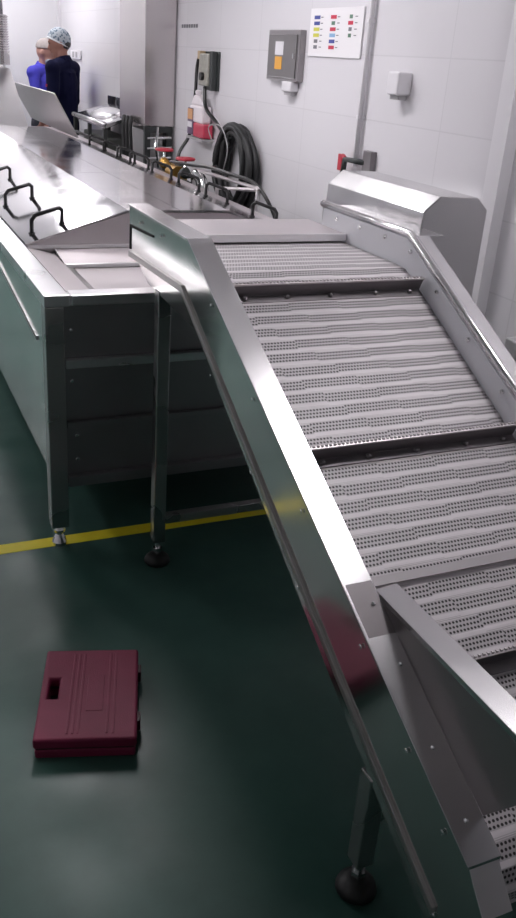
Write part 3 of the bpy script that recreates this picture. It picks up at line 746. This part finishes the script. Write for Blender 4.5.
# ------------------------------------------------------------------ people
def bake(name, bm, mat, voxel, parent, Mx):
    """join overlapping limbs into one continuous surface"""
    bmesh.ops.recalc_face_normals(bm, faces=bm.faces)
    me = bpy.data.meshes.new('tmp'); bm.to_mesh(me); bm.free()
    o = bpy.data.objects.new('tmp', me); C.objects.link(o)
    md = o.modifiers.new('r', 'REMESH'); md.mode = 'VOXEL'; md.voxel_size = voxel; md.use_smooth_shade = True
    sm = o.modifiers.new('s', 'SMOOTH'); sm.iterations = 3; sm.factor = .5
    dg = bpy.context.evaluated_depsgraph_get(); me2 = bpy.data.meshes.new_from_object(o.evaluated_get(dg))
    bpy.data.objects.remove(o); me2.name = name; me2.materials.clear()
    for m in (mat if isinstance(mat, (list, tuple)) else [mat]): me2.materials.append(m)
    o = bpy.data.objects.new(name, me2); C.objects.link(o); o.parent = parent
    return o

def limb(b, pts, radii, seg=12):
    tube(b, pts, .05, seg, radii=radii)
    for p, r in zip(pts, radii): ellip(b, p, (r, r, r), 12, 8)

def hand(b, wrist, d, palm_n, side):
    """palm, four unequal curled fingers, thumb from the side of the palm"""
    d = Vector(d).normalized(); n = Vector(palm_n); n = (n-d*n.dot(d)).normalized(); s = d.cross(n)*side
    w = Vector(wrist)
    Rm = Matrix((s, n, d)).transposed()
    ellip(b, w+d*.045, (.040, .016, .052), 12, 8, Rm)
    for k, (off, ln) in enumerate(((-.030, .070), (-.010, .080), (.010, .075), (.029, .060))):
        p0 = w+d*.085+s*off
        pts = [p0, p0+d*ln*.45+n*.004, p0+d*ln*.75+n*.016, p0+d*ln*.92+n*.032]
        tube(b, pts, .009, 8, radii=[.0095, .009, .0085, .007])
    p0 = w+d*.03-s*.035
    tube(b, [p0, p0+d*.025-s*.018+n*.008, p0+d*.052-s*.026+n*.018], .010, 8, radii=[.013, .011, .009])

def person(name, label, loc, yaw, skin, shirt, trous, pose, head_turn=0, head_pitch=0, H=1.70):
    root = thing('person', label, 'person', loc)
    root.rotation_euler = (0, 0, yaw)
    k = H/1.70
    def V(x, y, z): return Vector((x, y, z))*k
    HC = V(0, .035, 1.565)                                # head centre
    Rh = Matrix.Rotation(head_turn, 3, 'Z') @ Matrix.Rotation(head_pitch, 3, 'X')
    def hd(p): return HC+Rh @ (Vector(p)*k)
    b = nb()
    # head with face
    ellip(b, hd((0, -.006, .012)), (.076*k, .095*k, .105*k), 20, 14, Rh)
    ellip(b, hd((0, .024, -.055)), (.056*k, .062*k, .062*k), 16, 10, Rh)
    ellip(b, hd((0, .060, -.098)), (.028*k, .024*k, .020*k), 12, 8, Rh)
    tube(b, [hd((0, .082, .018)), hd((0, .103, -.022)), hd((0, .092, -.034))], .01, 8, radii=[.008*k, .014*k, .012*k])
    ellip(b, hd((0, .086, -.060)), (.024*k, .010*k, .008*k), 10, 6, Rh)
    ellip(b, hd((0, .083, .030)), (.052*k, .014*k, .010*k), 12, 6, Rh)
    for s in (-1, 1): ellip(b, hd((s*.078, -.008, -.010)), (.010*k, .020*k, .032*k), 10, 8, Rh)
    limb(b, [V(0, -.01, 1.36), V(0, .0, 1.42), V(0, .012, 1.50)], [.062*k, .054*k, .052*k])
    # trunk
    ellip(b, V(0, 0, 1.22), (.165*k, .105*k, .19*k)); ellip(b, V(0, .0, 1.02), (.140*k, .100*k, .15*k)); ellip(b, V(0, -.01, .90), (.160*k, .115*k, .12*k))
    tube(b, [V(0, 0, .86), V(0, 0, 1.0), V(0, 0, 1.15), V(0, 0, 1.32)], .1, 14, radii=[.11*k, .105*k, .12*k, .10*k])
    # arms
    for s, A in (('l', pose['l']), ('r', pose['r'])):
        sg = -1 if s == 'l' else 1
        sh = V(sg*.175, 0, 1.36); el = V(*A[0]); wr = V(*A[1])
        limb(b, [V(sg*.08, 0, 1.375), sh, el, wr], [.055*k, .056*k, .040*k, .027*k])
        hand(b, wr, (wr-el), A[2], sg)
    for sg in (-1, 1):
        limb(b, [V(sg*.085, 0, .88), V(sg*.095, .012, .48), V(sg*.10, -.02, .09)], [.088*k, .058*k, .040*k])
        ellip(b, V(sg*.105, .045, .045), (.045*k, .125*k, .04*k)); 
    body = bake('body', b, skin, .0075, root, None)
    # shirt
    b = nb(); g = .013
    ellip(b, V(0, 0, 1.22), (.178*k, .120*k, .19*k)); ellip(b, V(0, .0, 1.02), (.160*k, .118*k, .17*k)); ellip(b, V(0, 0, .90), (.172*k, .128*k, .06*k))
    tube(b, [V(0, 0, .84), V(0, 0, 1.0), V(0, 0, 1.15), V(0, 0, 1.33)], .1, 16, radii=[.142*k, .130*k, .135*k, .115*k])
    limb(b, [V(-.15, 0, 1.365), V(0, -.01, 1.385), V(.15, 0, 1.365)], [.068*k, .078*k, .068*k])
    for s, A in (('l', pose['l']), ('r', pose['r'])):
        sg = -1 if s == 'l' else 1
        sh = V(sg*.175, 0, 1.36); el = V(*A[0]); wr = V(*A[1]); e2 = el.lerp(wr, A[3]) 
        pts = [V(sg*.10, 0, 1.365), sh, el]; rr = [.070*k, .070*k, .056*k]
        if A[3] > 0: pts.append(e2); rr.append(.048*k)
        limb(b, pts, rr)
    sh_o = bake('shirt', b, shirt, .009, root, None)
    b = nb(); tube(b, [V(0, -.012, 1.415), V(0, .0, 1.455)], .06, 16, radii=[.078*k, .066*k]); obj_local('collar', b, shirt, root)
    # trousers
    b = nb()
    ellip(b, V(0, -.005, .88), (.170*k, .125*k, .12*k))
    for sg in (-1, 1): limb(b, [V(sg*.088, 0, .86), V(sg*.098, .012, .48), V(sg*.102, -.02, .07)], [.098*k, .075*k, .062*k])
    bake('trousers', b, trous, .010, root, None)
    for sg in (-1, 1):
        b = nb(); ellip(b, V(sg*.105, .045, .048), (.055*k, .140*k, .05*k)); box(b, (sg*.105-.05, -.09, 0), (sg*.105+.05, .17, .02)); obj_local('boot', b, M['offwhite'], root, True)
    for s in (-1, 1):
        b = nb(); ellip(b, hd((s*.030, .084, .014)), (.011*k, .006*k, .006*k), 8, 6, Rh); obj_local('eye', b, M['black'], root)
    return root, hd, Rh, k

def obj_local(name, b, m, parent, smooth=False):
    o = obj(name, b, m, None, smooth=smooth); o.parent = parent; return o

def cap_shell(hd, Rh, k, m, root, r=(.088, .108, .105), zc=.030, cut=-.02, tilt=.25, name='cap'):
    b = nb(); Rt = Rh @ Matrix.Rotation(tilt, 3, 'X')
    g = bmesh.ops.create_uvsphere(b, u_segments=24, v_segments=16, radius=1)
    for v in list(b.verts):
        if v.co.z < cut: v.co.z = cut+ (v.co.z-cut)*.02
    for v in b.verts: v.co = Vector(hd((0, -.008, zc)))+Rt @ Vector((v.co.x*r[0]*k, v.co.y*r[1]*k, v.co.z*r[2]*k))
    return obj_local(name, b, m, root, True)

def checker(name, a, c, scale):
    m, n, l, bb = newmat(name); tc = n.new('ShaderNodeTexCoord'); w = n.new('ShaderNodeTexVoronoi'); w.inputs['Scale'].default_value = scale
    l.new(tc.outputs['Object'], w.inputs['Vector']); cr = n.new('ShaderNodeValToRGB')
    cr.color_ramp.elements[0].position = .25; cr.color_ramp.elements[0].color = (*c, 1); cr.color_ramp.elements[1].position = .55; cr.color_ramp.elements[1].color = (*a, 1)
    l.new(w.outputs['Distance'], cr.inputs[0]); l.new(cr.outputs[0], bb.inputs['Base Color']); bb.inputs['Roughness'].default_value = .8
    return m
skin1 = plain('warm_skin', (.36, .17, .13), .55, noise=.08); skin2 = plain('light_skin', (.42, .22, .18), .55, noise=.08)
navy = plain('navy_cloth', (.007, .008, .030), .95, spec=.12, noise=.3, nscale=12, bump=.4, bscale=30)
blue = plain('royal_blue_cloth', (.045, .04, .42), .8, noise=.2, nscale=12, bump=.4, bscale=30)
dark = plain('dark_trousers', (.012, .013, .022), .85, noise=.2)
# man facing left (-X), arms low
r1, hd1, Rh1, k1 = person('man', 'person in a navy work shirt and patterned white cap, standing facing left', (1.905, 8.80, 0), math.radians(46), skin1, navy, dark,
    {'l': ((-.215, -.02, 1.08), (-.205, .12, .86), (1, 0, 0), .0+.55), 'r': ((.215, .02, 1.08), (.19, .20, .90), (-1, 0, 0), .55)}, head_turn=math.radians(34), head_pitch=math.radians(-14), H=1.73)
cp = cap_shell(hd1, Rh1, k1, checker('cap_pattern', (.42, .46, .50), (.06, .10, .15), 45), r1, r=(.086, .107, .105), zc=.026, cut=-.22, tilt=.62)
b = nb(); Rt = Rh1 @ Matrix.Rotation(.62, 3, 'X')
tube(b, [Vector(hd1((0, -.008, .026)))+Rt @ Vector((.085*math.cos(a*PI/14), .106*math.sin(a*PI/14), -.022)) for a in range(29)], .007, 8, cap=False)
o = obj_local('cap_band', b, plain('white_cloth', (.72, .72, .74), .8), cp, True); o.parent = cp
b = nb()
ellip(b, hd1((0, -.042, -.012)), (.076, .066, .060), 14, 10, Rh1); obj_local('hair', b, M['black'], r1, True)
b = nb(); box(b, (-.248, -.035, 1.222), (-.236, .035, 1.245)); obj_local('sleeve_badge', b, M['red'], r1)
# second worker behind
r2, hd2, Rh2, k2 = person('woman', 'person in a royal blue shirt and hair net, looking down behind the navy worker', (1.88, 9.60, 0), math.radians(222), skin2, blue, dark,
    {'l': ((-.205, .06, 1.12), (-.06, .25, 1.16), (0, 0, -1), .9), 'r': ((.205, .06, 1.12), (.06, .27, 1.06), (0, 0, -1), .9)}, head_turn=math.radians(15), head_pitch=math.radians(-16), H=1.64)
cap_shell(hd2, Rh2, k2, plain('grey_hair_net', (.33, .29, .28), .8, noise=.3, nscale=40), r2, r=(.086, .106, .095), zc=.036, cut=-.05, tilt=.25, name='hair_net')
b = nb(); ellip(b, hd2((0, .058, -.078)), (.056, .045, .036), 14, 10, Rh2); obj_local('face_mask', b, plain('grey_mask', (.34, .38, .42), .8), r2, True)

# ------------------------------------------------------------------ camera, world
cam = bpy.data.cameras.new('camera'); co = bpy.data.objects.new('camera', cam); C.objects.link(co)
Rv = Vector((0.91218556, -0.40391307, 0.06907773)); Uv = Vector((0.11254396, 0.40903467, 0.90555204)); Fv = Vector((0.3940195, 0.81825721, -0.4185735))
co.matrix_world = Matrix(((Rv.x, Uv.x, -Fv.x, 0), (Rv.y, Uv.y, -Fv.y, 0), (Rv.z, Uv.z, -Fv.z, 1.55), (0, 0, 0, 1)))
cam.sensor_fit = 'VERTICAL'; cam.sensor_height = 36; cam.lens = 855.5627/918*36; cam.clip_start = .05
bpy.context.scene.camera = co
w = bpy.data.worlds.new('world'); bpy.context.scene.world = w; w.use_nodes = True
w.node_tree.nodes['Background'].inputs[0].default_value = (.8, .85, .9, 1); w.node_tree.nodes['Background'].inputs[1].default_value = .3
sc = bpy.context.scene
sc.view_settings.view_transform = 'Standard'; sc.view_settings.look = 'None'; sc.view_settings.exposure = 0.5
